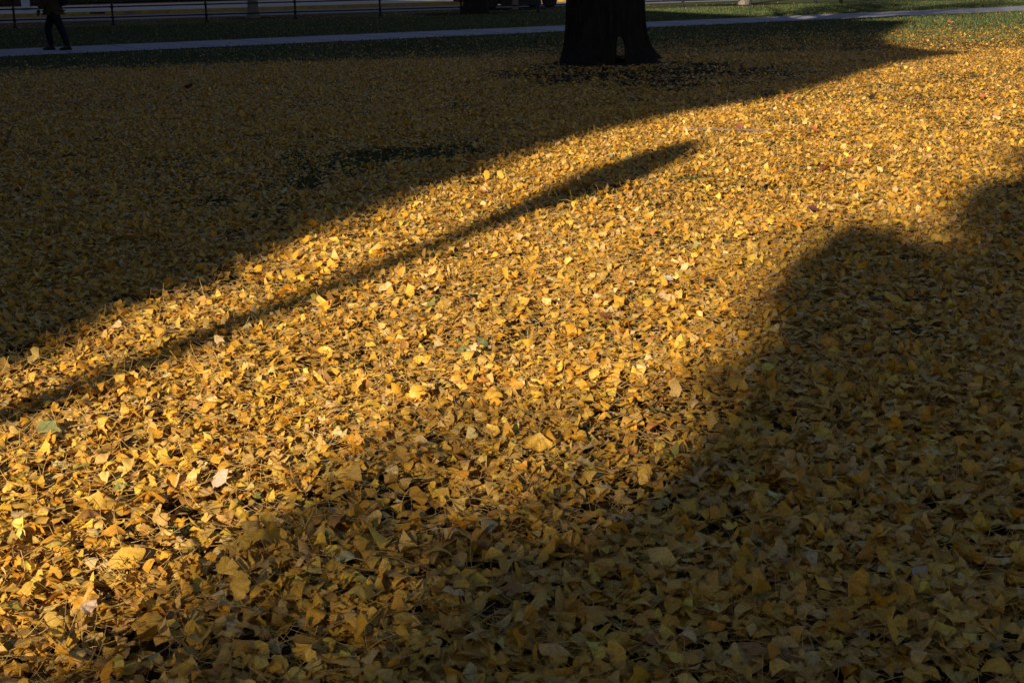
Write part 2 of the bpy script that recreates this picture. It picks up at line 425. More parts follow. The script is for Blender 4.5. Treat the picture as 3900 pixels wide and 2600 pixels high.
o = sheet('pavement', [a3, b3, b3+KN*FP, a3+KN*FP], .168, M_pave)
o = sheet('far_lawn', [a3+KN*FP, b3+KN*FP, b3+KN*(FP+300), a3+KN*(FP+300)], .164, M_ground)
# mulch rings
def mulch(c, rx, ry, z=.006):
    bm = bmesh.new(); vs = []
    for k in range(48):
        an = 2*math.pi*k/48; f = 1+.12*math.sin(3*an+1)+.07*math.sin(7*an)+random.uniform(-.05, .05)
        vs.append(bm.verts.new((c.x+rx*f*math.cos(an), c.y+ry*f*math.sin(an), z)))
    bm.faces.new(vs)
    tag(bm_obj('mulch_ring', bm, M_mulch), kind='structure')
mulch(RING, 2.45, 3.3)

# ------------------------------------------------------------------ big trunk
def trunk_mesh(bm, r0, flare, height, lobes, seg=72, top=.62, seed=1, cx=0):
    rr = random.Random(seed); hs = []; z = -.05
    while z < height: hs.append(z); z += .05 if z < .6 else .12 if z < 2 else .5
    lob = [(rr.uniform(0, 6.28), rr.uniform(.5, 1.1), rr.uniform(.25, .45)) for _ in range(lobes)]
    rid = [(rr.randint(9, 34), rr.uniform(0, 6.28), rr.uniform(.3, 1)) for _ in range(7)]
    rings = []
    for z in hs:
        ring = []; tp = 1-(1-top)*max(0, z-1)/height
        for k in range(seg):
            an = 2*math.pi*k/seg
            fl = sum(A*math.exp(-((math.atan2(math.sin(an-p), math.cos(an-p)))/wd)**2) for p, A, wd in lob)
            r = r0*tp*(1+.02*math.sin(2*an+1)) + flare*(.35+.65*min(fl, 1.1))*math.exp(-max(z, 0)/.27)
            r += .010*sum(w_*math.sin(n_*an+p_+.25*math.sin(z*2+n_)) for n_, p_, w_ in rid)
            ring.append(bm.verts.new((cx+r*math.cos(an), r*math.sin(an), z)))
        rings.append(ring)
    for A, B in zip(rings, rings[1:]):
        for k in range(seg): bm.faces.new((A[k], A[(k+1) % seg], B[(k+1) % seg], B[k]))
    bm.faces.new(rings[0][::-1]); bm.faces.new(rings[-1])
def crown(parent, c, R, H, nb, nleaf, size, seed, colr=(.55, .33, .04), base_z=4, r0=.3, name='crown'):
    """limbs (mesh) and loose leaf clumps (mesh) on a trunk"""
    rr = random.Random(seed); bm = bmesh.new(); tips = []
    for k in range(nb):
        an = k*2.4+rr.uniform(-.4, .4); z0 = base_z+(H-base_z)*.55*k/nb; L = R*rr.uniform(.7, 1.05)*(1-.35*k/nb)
        p = Vector((0, 0, z0)); d = Vector((math.cos(an), math.sin(an), rr.uniform(.35, .9))).normalized(); pts = [p.copy()]; rd = [r0*.34*(1-.5*k/nb)]
        for j in range(5):
            p = p+d*L/5; d = (d+Vector((rr.uniform(-.25, .25), rr.uniform(-.25, .25), rr.uniform(-.1, .25)))).normalized()
            pts.append(p.copy()); rd.append(rd[0]*(1-.17*(j+1)))
            for q in range(2):
                d2 = (d+Vector((rr.uniform(-1, 1), rr.uniform(-1, 1), rr.uniform(-.3, .8)))).normalized(); e = p+d2*L*.28; e2 = e+(d2+Vector((rr.uniform(-.4, .4), rr.uniform(-.4, .4), .1)))*L*.2
                add_tube(bm, [p, e, e2], [rd[-1]*.5, rd[-1]*.3, rd[-1]*.1], 5); tips += [e, e2, (e+e2)/2]
        tips.append(p); add_tube(bm, pts, rd, 7)
    bm_obj('limbs', bm, M_bark, parent, True)
    r = np.random.default_rng(seed); P = np.array([tuple(t) for t in tips])
    idx = r.integers(0, len(P), nleaf); cpos = P[idx]+r.normal(0, R*.075, (nleaf, 3))
    V, T, A, nbb, _, tilt = leaf_shapes(nleaf, 4, 1, None, r)
    V = rot_zxz(V*size, r.uniform(0, 6.28, nleaf), r.uniform(0, 3.1, nleaf), r.uniform(0, 6.28, nleaf))+cpos[:, None]
    nv = V.shape[1]; col = np.array(colr)*np.exp(r.normal(0, .25, (nleaf, 1)))
    cc = np.repeat(np.concatenate([col, np.ones((nleaf, 1))], -1)[:, None], nv, 1).reshape(-1, 4)
    me = mesh_np(name, V.reshape(-1, 3), (T[None]+(np.arange(nleaf)*nv)[:, None, None]).reshape(-1, 3), False,
                 {'leaf_color': ('FLOAT_COLOR', cc), 'fan': ('FLOAT_VECTOR', A.reshape(-1, 3))})
    link(name, me, M_leaf, parent)

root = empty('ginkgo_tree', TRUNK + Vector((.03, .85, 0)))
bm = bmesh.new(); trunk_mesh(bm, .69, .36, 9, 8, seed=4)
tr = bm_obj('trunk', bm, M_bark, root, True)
# the gap between two roots on its right side: an arch cut right through
bm = bmesh.new()
arch = [(.15, -.2), (.31, -.2), (.315, .16), (.30, .34), (.25, .45), (.20, .45), (.165, .34), (.15, .16)]
add_prism(bm, arch, (-.16, -2.2, 0), Vector((1, 0, 0)), Vector((0, 0, 1)), Vector((.40, 4.4, 0)))
cut = bm_obj('cutter', bm, M_bark)
cut.parent = root
mo = tr.modifiers.new('b', 'BOOLEAN'); mo.operation = 'DIFFERENCE'; mo.object = cut; mo.solver = 'EXACT'
evaluated(tr); bpy.data.objects.remove(cut)
crown(root, None, 6.0, 16, 13, 15000, 2.6, 5, base_z=5.5, r0=.7)
tag(root, 'massive dark ginkgo trunk with a gap between its roots, in a ring of bare soil', 'tree')

def small_tree(u, v, r0, label, H=9, m=M_bark, seed=1, flare=.12, nleaf=3500, R=3.2, mulch_r=0, group=None):
    p = px(u, v); rt = empty('tree', p)
    bm = bmesh.new(); trunk_mesh(bm, r0, flare, H*.6, 5, 32, .6, seed)
    bm_obj('trunk', bm, m, rt, True)
    crown(rt, None, R, H, 9, nleaf, 2.6, seed, base_z=H*.33, r0=r0)
    tag(rt, label, 'tree', group)
    if mulch_r: mulch(p, mulch_r*1.25, mulch_r)
    return rt
small_tree(966, 70, .16, 'slim grey tree trunk just beyond the fence, left of the parked car', m=M_barkpale, seed=11, mulch_r=.9)
small_tree(1813, 54, .42, 'stout dark tree trunk standing in front of the parked car', H=12, seed=12, flare=.22, R=4, mulch_r=1.9)
small_tree(1964, 38, .10, 'thin grey sapling trunk in front of the parked car', H=6, m=M_barkpale, seed=13, flare=.04, R=1.6, nleaf=900, mulch_r=1.1)
small_tree(2832, 19, .20, 'sunlit brown tree trunk beyond the fence, right of the big ginkgo', H=10, m=M_barkpale, seed=14, R=3.2, mulch_r=1.4)
small_tree(3202, 17, .05, 'thin dark young tree beyond the fence near the right end', H=4.5, seed=15, flare=.02, R=1.0, nleaf=300)

# ------------------------------------------------------------------ fence
FA, FB = px(58, 108), px(3105, 13); FD = (FB-FA)/10; fl = FD.length; FD.normalize(); fz = math.atan2(FD.y, FD.x)
fence = empty('iron_fence', FA, fz)
tag(fence, 'low black iron rail fence running between the lawn and the street', 'fence')
bm = bmesh.new()
prof = [(.075, -.02), (.075, .03), (.05, .05), (.042, .12), (.030, .15), (.030, .21), (.052, .235), (.055, .26), (.052, .285), (.030, .31),
        (.028, .56), (.050, .585), (.053, .61), (.050, .635), (.028, .66), (.026, .91), (.048, .935), (.050, .96), (.048, .985), (.026, 1.01), (.024, 1.06), (.045, 1.10), (.052, 1.14), (.040, 1.18), (.008, 1.21)]
add_lathe(bm, [(a_*1.25, b_) for a_, b_ in prof], seg=14)
p0 = bm_obj('post', bm, M_iron, fence, True); p0.location.x = -2*fl
for k in range(-1, 15):
    p = p0.copy(); C.objects.link(p); p.parent = fence; p.location.x = k*fl
for z in (.26, .61, .96):
    bm = bmesh.new(); add_tube(bm, [(-2*fl, 0, z), (14*fl, 0, z)], .024, 8)
    bm_obj('rail', bm, M_iron, fence, True)

# ------------------------------------------------------------------ parked car, pillar, drain
M_carp = mat('black_car_paint', (.010, .011, .014), .18, .3, spec=.6)
M_glass = mat('dark_car_glass', (.01, .012, .015), .05, 0, spec=.8)
M_tyre = mat('tyre_rubber', (.012, .012, .012), .85)
M_rim = mat('wheel_alloy', (.05, .05, .055), .4, .8)
M_plas = mat('black_plastic', (.015, .015, .016), .6)
M_red = mat('tail_lamp_red', (.35, .01, .01), .2); M_headl = mat('headlamp_glass', (.5, .5, .5), .1)
wp = px(2060, 28)+KN*.0; car = empty('parked_car', wp-KD*1.37, ka)
bm = bmesh.new()
def arc(cx, r, a0=180, a1=0, n=9): return [(cx+r*math.cos(R_(a0+(a1-a0)*k/n)), .33+r*math.sin(R_(a0+(a1-a0)*k/n))) for k in range(n+1)]
side = [(-2.28, .30)] + arc(-1.37, .40) + arc(1.37, .40) + [(2.18, .30), (2.26, .45), (2.25, .80), (2.12, .98), (1.15, 1.04), (-1.95, 1.06), (-2.27, .98), (-2.32, .60)]
add_prism(bm, side, (0, -.90, 0), Vector((1, 0, 0)), Vector((0, 0, 1)), Vector((0, 1.8, 0)))
bm_obj('body', bm, M_carp, car)
bm = bmesh.new()
cab = [(-2.05, 1.055), (1.05, 1.035), (.35, 1.52), (.0, 1.60), (-1.35, 1.60), (-1.8, 1.50)]
add_prism(bm, cab, (0, -.80, 0), Vector((1, 0, 0)), Vector((0, 0, 1)), Vector((0, 1.6, 0)))
bm_obj('cabin', bm, M_carp, car)
for y in (-.812, .802):
    for x0, x1, i0, i1 in ((.12, .82, .12, .18), (-.85, .05, -.85, .05), (-1.72, -.92, -1.55, -.92)):
        bm = bmesh.new(); add_prism(bm, [(x0, 1.09), (x1, 1.09), (i1, 1.50), (i0, 1.52)] if x1 > .5 else [(x0, 1.09), (x1, 1.09), (i1, 1.52), (i0, 1.50)], (0, y, 0), Vector((1, 0, 0)), Vector((0, 0, 1)), Vector((0, .01, 0)))
        bm_obj('side_window', bm, M_glass, car)
    for x in (-.9, .1):
        bm = bmesh.new(); add_box(bm, (x-.1, (-.912 if y < 0 else .912), .88), (.18, .024, .03), 0, .006); bm_obj('door_handle', bm, M_plas, car)
for x in (-1.37, 1.37):
    for y in (-.83, .83):
        wh = bpy.data.objects.new('wheel', None); C.objects.link(wh); wh.parent = car; wh.location = (x, y, .33)
        bm = bmesh.new(); add_lathe(bm, [(.21, -.10), (.31, -.105), (.33, -.08), (.33, .08), (.31, .105), (.21, .10)], axis='Y', seg=32)
        bm_obj('tyre', bm, M_tyre, wh, True)
        bm = bmesh.new(); s_ = -1 if y < 0 else 1
        add_lathe(bm, [(.205, s_*.06), (.205, s_*.1045), (.18, s_*.107), (.18, s_*.075)], axis='Y', seg=32)
        for k in range(5):
            an = k*2*math.pi/5; bmv = bmesh.ops.create_cube(bm, size=1)['verts']
            bmesh.ops.transform(bm, matrix=Matrix.Translation((.1*math.cos(an), s_*.105, .1*math.sin(an))) @ Matrix.Rotation(-an, 4, 'Y') @ Matrix.Diagonal((.17, .02, .045, 1)), verts=bmv)
        add_lathe(bm, [(.04, s_*.09), (.04, s_*.12), (.02, s_*.125)], axis='Y', seg=16)
        bm_obj('rim', bm, M_rim, wh, False)
for nm, c, s_, m in (('sill_and_shade', (0, -.905, .24), (1.9, .05, .18), M_plas), ('sill_and_shade', (0, .905, .24), (1.9, .05, .18), M_plas), ('bumper', (-2.30, 0, .42), (.12, 1.7, .22), M_plas), ('bumper', (2.25, 0, .42), (.14, 1.7, .22), M_plas),  # sills hang low to stand in for the shadow under the car
                     ('headlight', (2.20, -.68, .78), (.16, .34, .14), M_headl), ('headlight', (2.20, .68, .78), (.16, .34, .14), M_headl),
                     ('tail_light', (-2.28, -.70, .84), (.10, .28, .20), M_red), ('tail_light', (-2.28, .70, .84), (.10, .28, .20), M_red), ('wing_mirror', (.95, -.98, 1.08), (.10, .16, .13), M_plas)):
    bm = bmesh.new(); add_box(bm, c, s_, 0, .02); bm_obj(nm, bm, m, car)
tag(car, 'black car parked on the street, mostly behind the stout tree trunk', 'car')

pp = px(100, 40, .17)
pil = empty('pillar', pp, ka); bm = bmesh.new(); add_box(bm, (0, 0, 1.5), (.34, .34, 3.0), 0, .02)
bm_obj('shaft', bm, mat('pale_stone', (.42, .42, .44), .8), pil)
bm = bmesh.new(); add_box(bm, (0, 0, .06), (.46, .46, .12), 0, .02); add_box(bm, (0, 0, 3.05), (.46, .46, .10), 0, .02)
bm_obj('base_block', bm, M_pathedge, pil)
tag(pil, 'pale square stone pillar standing beyond the street at far left', 'pillar')
dk = (px(348, 58)-K0).dot(KD); dp = K0+KD*dk+KN*(RW+.0-.01)
bm = bmesh.new(); c = dp.copy(); c.z = .12; add_box(bm, c, (.62, .03, .07), ka, .01)
dr = bm_obj('kerb_drain', bm, M_iron); tag(dr, 'dark drain inlet in the yellow kerb behind the walker', 'drain')

# low hedge at the far side of the pavement
hd = K0+KN*(RW+FP+3.2)
r = np.random.default_rng(5); n = 9000
V, T, A, nbb, _, tl = leaf_shapes(n, 4, 1, None, r)
u_ = r.uniform(-25, 22, n); sN = r.normal(0, 1, (n, 2)); sN /= np.linalg.norm(sN, axis=1)[:, None]
P = np.stack([hd.x+KD.x*u_+KN.x*sN[:, 0]*.55, hd.y+KD.y*u_+KN.y*sN[:, 0]*.55, .65+sN[:, 1]*.5+r.normal(0, .05, n)], -1)
V = rot_zxz(V*2.6, r.uniform(0, 6, n), r.uniform(0, 3, n), r.uniform(0, 6, n))+P[:, None]; nv = V.shape[1]
cc = np.repeat(np.concatenate([np.array([.03, .05, .015])*np.exp(r.normal(0, .3, (n, 1))), np.ones((n, 1))], -1)[:, None], nv, 1).reshape(-1, 4)
hedge = empty('hedge', (0, 0, 0)); hedge.location = (hd.x, hd.y, 0)
me = mesh_np('foliage', V.reshape(-1, 3)-np.array([hd.x, hd.y, 0]), (T[None]+(np.arange(n)*nv)[:, None, None]).reshape(-1, 3), False,
             {'leaf_color': ('FLOAT_COLOR', cc), 'fan': ('FLOAT_VECTOR', A.reshape(-1, 3))})
link('foliage', me, M_leaf, hedge)
bm = bmesh.new(); add_box(bm, (KD.x*-1.5, KD.y*-1.5, .6), (46.5, .9, .9), ka, .1); bm_obj('branches', bm, M_twigdark, hedge)
tag(hedge, 'low dark hedge at the far edge of the pavement beyond the street', 'hedge')

# ------------------------------------------------------------------ the walker
def skin(name, V, E, rad, material, parent, root_i=0, sub=2):
    me = bpy.data.meshes.new(name); me.from_pydata([tuple(v) for v in V], E, [])
    o = bpy.data.objects.new(name, me); C.objects.link(o)
    mo = o.modifiers.new('s', 'SKIN'); mo.use_smooth_shade = True
    for k, r_ in enumerate(rad):
        me.skin_vertices[0].data[k].radius = r_ if hasattr(r_, '__len__') else (r_, r_)
        me.skin_vertices[0].data[k].use_root = (k == root_i)
    o.modifiers.new('u', 'SUBSURF').levels = sub
    evaluated(o); o.data.materials.append(material); o.parent = parent
    for p in o.data.polygons: p.use_smooth = True
    return o
M_skin = mat('skin', (.45, .27, .19), .5); M_trous = mat('black_trousers', (.008, .008, .010), .9)
M_jack = mat('brown_jacket', (.055, .036, .016), .9); M_shoe = mat('black_shoe_leather', (.010, .009, .012), .5)
M_pack = mat('navy_backpack', (.010, .014, .028), .8); M_hair = mat('dark_hair', (.015, .010, .008), .6)
wk = empty('person', px(218, 193), R_(2))
# local frame: walks towards -X, camera side is -Y
hipL, hipR = (-.02, .09, .88), (.02, -.09, .88)
kL, aL = (-.20, .09, .49), (-.13, .09, .09)
kR, aR = (.17, -.09, .47), (.29, -.09, .10)
B = [(0, 0, .95), (-.01, 0, 1.15), (-.02, 0, 1.36), (-.03, 0, 1.47), (-.05, 0, 1.54),          # 0-4 spine, neck
     hipL, kL, aL, (-.20, .09, .04), (-.32, .09, .035), hipR, kR, aR, (.22, -.09, .045), (.10, -.09, .035),
     (-.01, .19, 1.40), (.06, .23, 1.15), (.05, .22, .93), (.05, .21, .86),
     (-.03, -.19, 1.40), (-.10, -.24, 1.14), (-.24, -.22, .98), (-.27, -.22, .91)]
E = [(0, 1), (1, 2), (2, 3), (3, 4), (0, 5), (5, 6), (6, 7), (7, 8), (8, 9), (0, 10), (10, 11), (11, 12), (12, 13), (13, 14), (2, 15), (15, 16), (16, 17), (17, 18), (2, 19), (19, 20), (20, 21), (21, 22)]
rb = [(.15, .11), (.14, .10), (.16, .11), .07, .05, .085, .058, .038, .038, .025, .085, .058, .038, .038, .025, .055, .042, .028, .026, .055, .042, .028, .026]
body = skin('body', B, E, rb, M_skin, wk)
# head with face, joined into the body mesh
bm = bmesh.new(); bm.from_mesh(body.data)
hv = bmesh.ops.create_uvsphere(bm, u_segments=20, v_segments=14, radius=1)['verts']
for v in hv:
    x, y, z = v.co; x *= .095; y *= .075; z *= .115
    if x < 0: x *= 1.0+.12*max(0, -z/.115)
    v.co = (-.075+x, y, 1.62+z)
add_tube(bm, [(-.165, 0, 1.645), (-.178, 0, 1.62), (-.196, 0, 1.60), (-.172, 0, 1.59)], [.006, .010, .014, .010], 6)
add_tube(bm, [(-.172, -.022, 1.565), (-.180, 0, 1.567), (-.172, .022, 1.565)], .006, 6)
for s_ in (-1, 1):
    e = bmesh.ops.create_uvsphere(bm, u_segments=8, v_segments=6, radius=.013)['verts']
    bmesh.ops.translate(bm, vec=(-.158, s_*.03, 1.635), verts=e)
    e = bmesh.ops.create_uvsphere(bm, u_segments=8, v_segments=6, radius=.028)['verts']
    for v in e: v.co.y *= .35
    bmesh.ops.translate(bm, vec=(-.07, s_*.077, 1.61), verts=e)
bm_body = bm
# fingers of both hands
for hx, hy, hz, d in ((.05, .21, .86, Vector((-.12, 0, -1))), (-.27, -.22, .91, Vector((-.45, 0, -1)))):
    bm = bmesh.new(); d.normalize(); side_ = Vector((1, 0, 0))
    for k, L in enumerate((.068, .078, .073, .058)):
        s0 = Vector((hx, hy, hz))+Vector((-.024+.016*k, 0, -.05))+d*.01
        add_tube(bm, [s0, s0+d*L*.5, s0+d*L*.8+Vector((0, .012, 0)), s0+d*L+Vector((0, .022, 0))], [.009, .0085, .0075, .005], 6)
    t0 = Vector((hx-.022, hy, hz-.01)); add_tube(bm, [t0, t0+Vector((-.025, 0, -.025)), t0+Vector((-.032, .006, -.055))], [.011, .010, .006], 6)
    pm = bmesh.ops.create_uvsphere(bm, u_segments=10, v_segments=8, radius=1)['verts']
    for v in pm: v.co = Vector((v.co.x*.036, v.co.y*.017, v.co.z*.050))
    bmesh.ops.translate(bm, vec=(hx, hy, hz-.03), verts=pm)
    bm_obj('glove', bm, M_pack, wk, True)
bm = bm_body
bm.to_mesh(body.data); bm.free()
for p in body.data.polygons: p.use_smooth = True
skin('trousers', [(0, 0, 1.0), (0, 0, .93), (hipL[0], .085, .84), (-.12, .09, .66), kL, (-.165, .09, .27), (-.135, .09, .07), (hipR[0], -.085, .84), (.10, -.09, .66), kR, (.23, -.09, .27), (.288, -.09, .075)],
     [(0, 1), (1, 2), (2, 3), (3, 4), (4, 5), (5, 6), (1, 7), (7, 8), (8, 9), (9, 10), (10, 11)],
     [(.16, .13), (.18, .14), .125, .105, .092, .078, .066, .125, .105, .092, .078, .066], M_trous, wk, 1)
jk = skin('jacket', [(0, 0, .90), (0, 0, 1.0), (-.01, 0, 1.18), (-.02, 0, 1.36), (-.035, 0, 1.47), (0, .20, 1.40), (.07, .25, 1.15), (.05, .23, .93), (-.03, -.20, 1.40), (-.10, -.25, 1.14), (-.255, -.222, .94)],
     [(0, 1), (1, 2), (2, 3), (3, 4), (3, 5), (5, 6), (6, 7), (3, 8), (8, 9), (9, 10)],
     [(.25, .17), (.235, .17), (.21, .16), (.20, .14), .085, .095, .085, .065, .095, .085, .07], M_jack, wk, 1)
for (ax_, ay_, az_), tip in ((aL, -1), (aR, -1)):
    bm = bmesh.new(); sv = bmesh.ops.create_uvsphere(bm, u_segments=16, v_segments=10, radius=1)['verts']
    for v in sv:
        x, y, z = v.co; z = max(z, -.55); v.co = Vector((ax_-.075+x*.15, ay_+y*.052*(1-.15*x), .035+z*.055*(1+.35*x)))
    add_tube(bm, [(ax_, ay_, .03), (ax_, ay_, .13)], [.05, .048], 12)
    bm_obj('shoe', bm, M_shoe, wk, True)
bm = bmesh.new(); add_box(bm, (.24, 0, 1.22), (.17, .30, .46), 0, .05); add_box(bm, (.335, 0, 1.13), (.06, .22, .22), 0, .02)
bp_ = bm_obj('backpack', bm, M_pack, wk, True)
for y in (-.11, .11):
    bm = bmesh.new(); add_tube(bm, [(.17, y, 1.38), (.06, y*1.2, 1.515), (-.10, y*1.3, 1.44), (-.17, y*1.3, 1.25), (.10, y*1.6, 1.05)], .016, 6)
    bm_obj('strap', bm, M_pack, bp_)
bm = bmesh.new(); hv = bmesh.ops.create_uvsphere(bm, u_segments=20, v_segments=14, radius=1)['verts']
for v in hv:
    x, y, z = v.co; x = max(x, -.55-.5*min(0, -z)); v.co = (-.062+x*.103, y*.085, 1.64+max(z, -.8 if x > .1 else -.1)*.115)
bm_obj('hair', bm, M_hair, wk, True)
tag(wk, 'walking person in brown jacket, black trousers and dark backpack on the path', 'person')

# ------------------------------------------------------------------ twigs, odd leaves, nut
def wobble(p, q, n, amp, z, rr):
    return [p.lerp(q, k/n)+Vector((rr.uniform(-amp, amp), rr.uniform(-amp, amp), z+rr.uniform(-.004, .008))) for k in range(n+1)]
rr = random.Random(3)
st = empty('fallen_stick', px(2755, 512))
o0 = px(2755, 512)
bm = bmesh.new(); pts = wobble(px(2575, 510), px(2932, 517), 12, .014, .046, rr); add_tube(bm, [p-o0 for p in pts], [.005, .006, .007, .008, .009, .009, .010, .010, .011, .011, .012, .012, .011], 8)
bm_obj('stem', bm, M_twig, st, True)
bm = bmesh.new(); q = pts[2]-o0; add_tube(bm, [q, q+Vector((.03, .1, .02)), q+Vector((.07, .17, .05))], [.006, .005, .003], 6); bm_obj('side_twig', bm, M_twig, st, True)
tag(st, 'long straight grey stick lying on the sunlit leaves', 'stick')
o0 = px(50, 500); bt = empty('fallen_branch', o0)
ch_ = [(-20, 600), (10, 560), (28, 530), (36, 505), (45, 485), (62, 463), (85, 450), (112, 436)]
bm = bmesh.new(); add_tube(bm, [px(u, v, .045)-o0 for u, v in ch_], [.008, .007, .007, .006, .006, .005, .004, .003], 6); bm_obj('stem', bm, M_twigdark, bt, True)
for tw in ([(45, 485), (38, 472), (24, 468), (12, 455), (-5, 452)], [(36, 505), (46, 507), (52, 512)], [(28, 532), (18, 552), (30, 556)], [(70, 482), (84, 478), (92, 474)], [(45, 485), (70, 482)]):
    bm = bmesh.new(); add_tube(bm, [px(u, v, .05)-o0 for u, v in tw], [.005, .0045, .004, .0035, .003][:len(tw)], 5); bm_obj('side_twig', bm, M_twigdark, bt, True)
tag(bt, 'dark forked branch lying on the shaded leaves at the left edge', 'branch')
o0 = px(3213, 735); sp = empty('upright_twig', o0)
bm = bmesh.new(); add_tube(bm, [(0, 0, 0), (.004, 0, .06), (.008, .004, .13), (.02, .0, .19), (.026, 0, .235)], [.004, .0035, .003, .0025, .002], 6); bm_obj('stem', bm, M_twigdark, sp, True)
LB = [(0, 0), (.3, .12), (.22, .3), (.5, .35), (.42, .55), (.62, .75), (.38, .78), (.3, 1.0), (.1, .85), (0, 1.15)]
def lobed(size, r_, curl=.3):
    bm = bmesh.new(); pts = LB + [(-x, y) for x, y in LB[-2:0:-1]]
    c = bm.verts.new((0, .5*size, .0)); vs = []
    for x, y in pts:
        vs.append(bm.verts.new((x*size, y*size, size*curl*(x*x*1.2+(y-.5)**2)*r_.uniform(.6, 1.4))))
    for k in range(len(vs)): bm.faces.new((c, vs[k], vs[(k+1) % len(vs)]))
    bmesh.ops.subdivide_edges(bm, edges=bm.edges, cuts=1)
    return bm
M_brown = mat('dry_brown_leaf', (.24, .085, .035), .7, bump=(80, .4, .003)); M_red = mat('dry_red_leaf', (.36, .10, .035), .65)
M_plum = mat('dark_plum_leaf', (.10, .035, .03), .7); M_green = mat('green_leaf', (.13, .17, .06), .55); M_orange = mat('deep_orange_leaf', (.62, .20, .012), .5)
M_pale = mat('pale_dry_leaf', (.50, .42, .30), .6)
bm = lobed(.05, rr); 
bl = bm_obj('leaf_blade', bm, M_brown, sp, True); bl.location = (.03, 0, .22); bl.rotation_euler = (1.2, .3, .2)
tag(sp, 'brown leaf held up on a thin twig above the sunlit leaves', 'twig')
odd = [(3000, 383, .075, M_red, 'red-brown oak leaf in the far sunlit litter below the tip of the long shadow'), (2350, 1022, .06, M_plum, 'dark red-brown leaf in the middle of the sunlit litter'),
       (2300, 1232, .07, M_brown, 'crumpled brown oak leaf beside a grass tuft in the sunlit litter'), (2910, 430, .06, M_red, 'reddish leaf just above the fallen stick'), (2820, 500, .08, M_brown, 'curled pink-brown leaf touching the back of the stick'),
       (3105, 605, .08, M_brown, 'brown lobed leaf on the sunlit litter left of the upright twig'), (3112, 508, .07, M_red, 'rust-coloured leaf right of the fallen stick'), (3740, 383, .08, M_red, 'rust-red leaf in the bright litter at far right'),
       (3120, 815, .08, M_plum, 'dark plum leaf by the edge of the right-hand shadow'), (2560, 1085, .055, M_pale, 'pale pinkish leaf lying in the middle sunlit litter'), (3125, 670, .10, M_brown, 'long brown curled leaf below the lobed brown leaf'),
       (3610, 90, .12, M_red, 'bright orange-red leaf on the far green grass near the path'), (3430, 122, .13, M_red, 'orange-red leaf on the grass left of the others near the path'), (3640, 104, .14, M_red, 'rust-red patchy leaf on the grass closest to the first'),
       (3480, 108, .12, M_red, 'rust leaf on the far grass between the orange ones'), (720, 345, .12, M_plum, 'dark dead leaf in the shaded litter at upper left')]
for u, v, s_, m_, lb in odd:
    o = empty('broad_leaf', px(u, v, .045), rr.uniform(0, 6)); bl = bm_obj('blade', lobed(s_, rr, .5), m_, o, True); bl.rotation_euler = (rr.uniform(.2, .7), rr.uniform(-.3, .3), 0)
    bl.location.z = .02
    bm = bmesh.new(); add_tube(bm, [(0, 0, .02), (0, -s_*.4, .025), (.01, -s_*.8, .015)], .0015, 5); bm_obj('stalk', bm, M_brown, o, True)
    tag(o, lb, 'leaf', 'broad brown and red leaves among the ginkgo leaves')
nut = empty('ginkgo_nut', px(1814, 1318, .072)); bm = bmesh.new(); add_lathe(bm, [(.001, -.012), (.007, -.010), (.0115, -.003), (.012, .003), (.008, .010), (.001, .013)], seg=16)
bm_obj('flesh', bm, mat('peach_nut_skin', (.62, .36, .20), .4), nut, True); bm = bmesh.new(); add_tube(bm, [(0, 0, .012), (.002, .008, .022), (.006, .02, .026)], .0012, 5); bm_obj('stalk', bm, M_twig, nut, True)
nut.rotation_euler = (.6, .3, 0); tag(nut, 'round peach-coloured ginkgo nut beside a green leaf in the sunlit litter', 'nut')

# ------------------------------------------------------------------ individual leaves on top in the foreground
NV = 30; r = np.random.default_rng(77)
Vp, Tp, Ap, nb, ntb, _ = leaf_shapes(NV, 17, 5, (6, 4, .00085), r, .2, 0)
Vp *= 1.28
names = ['golden yellow', 'bright yellow', 'deep ochre', 'pale tan', 'cream-coloured', 'dull tan', 'orange', 'olive-brown', 'brown', 'greenish', 'rusty']
protos = []; vmin = []
for i in range(NV):
    ci = i % len(PAL) if i < 11 else int(r.choice(7)); col = PAL[ci]*r.uniform(.9, 1.1)
    cb = np.tile(np.append(col, 1), (nb, 1)); mb = mesh_np('blade', Vp[i, :nb], Tp[:ntb], True, {'leaf_color': ('FLOAT_COLOR', cb), 'fan': ('FLOAT_VECTOR', Ap[i, :nb])})
    npv = Vp.shape[1]-nb; cp = np.tile(np.array([.50, .33, .12, 1]), (npv, 1))
    mp = mesh_np('stalk', Vp[i, nb:], Tp[ntb:]-nb, True, {'leaf_color': ('FLOAT_COLOR', cp), 'fan': ('FLOAT_VECTOR', Ap[i, nb:])})
    mb.materials.append(M_leaf); mp.materials.append(M_leaf); protos.append((mb, mp, ci, Vp[i, :nb]))
def special(col, i, scale):
    mb, mp, ci, vv = protos[i]; m2 = mb.copy()
    m2.attributes['leaf_color'].data.foreach_set('color', np.tile(np.array([*col, 1], dtype=np.float32), (nb, 1)).ravel())
    return m2, mp, ci, vv
def put(p, proto, tilt, spin, yaw, lift, scale=1.0):
    mb, mp, ci, vv = proto
    rt = empty('ginkgo_leaf', (0, 0, 0)); M = Matrix.Rotation(yaw, 3, 'Z') @ Matrix.Rotation(tilt, 3, 'X') @ Matrix.Rotation(spin, 3, 'Z')
    rt.rotation_euler = M.to_euler(); Mz = np.array(M)[2]; mz = float((vv @ Mz).min())*scale
    rt.scale = (scale,)*3; rt.location = (p.x, p.y, lift-mz)
    a_ = bpy.data.objects.new('blade', mb); C.objects.link(a_); a_.parent = rt
    b_ = bpy.data.objects.new('stalk', mp); C.objects.link(b_); b_.parent = rt
    return rt
GRP = 'loose ginkgo leaves on top of the foreground litter'
Yl, Or, Gr, Pa, Pk = (.74, .44, .06), (.70, .28, .015), (.16, .20, .08), (.62, .50, .26), (.60, .44, .32)
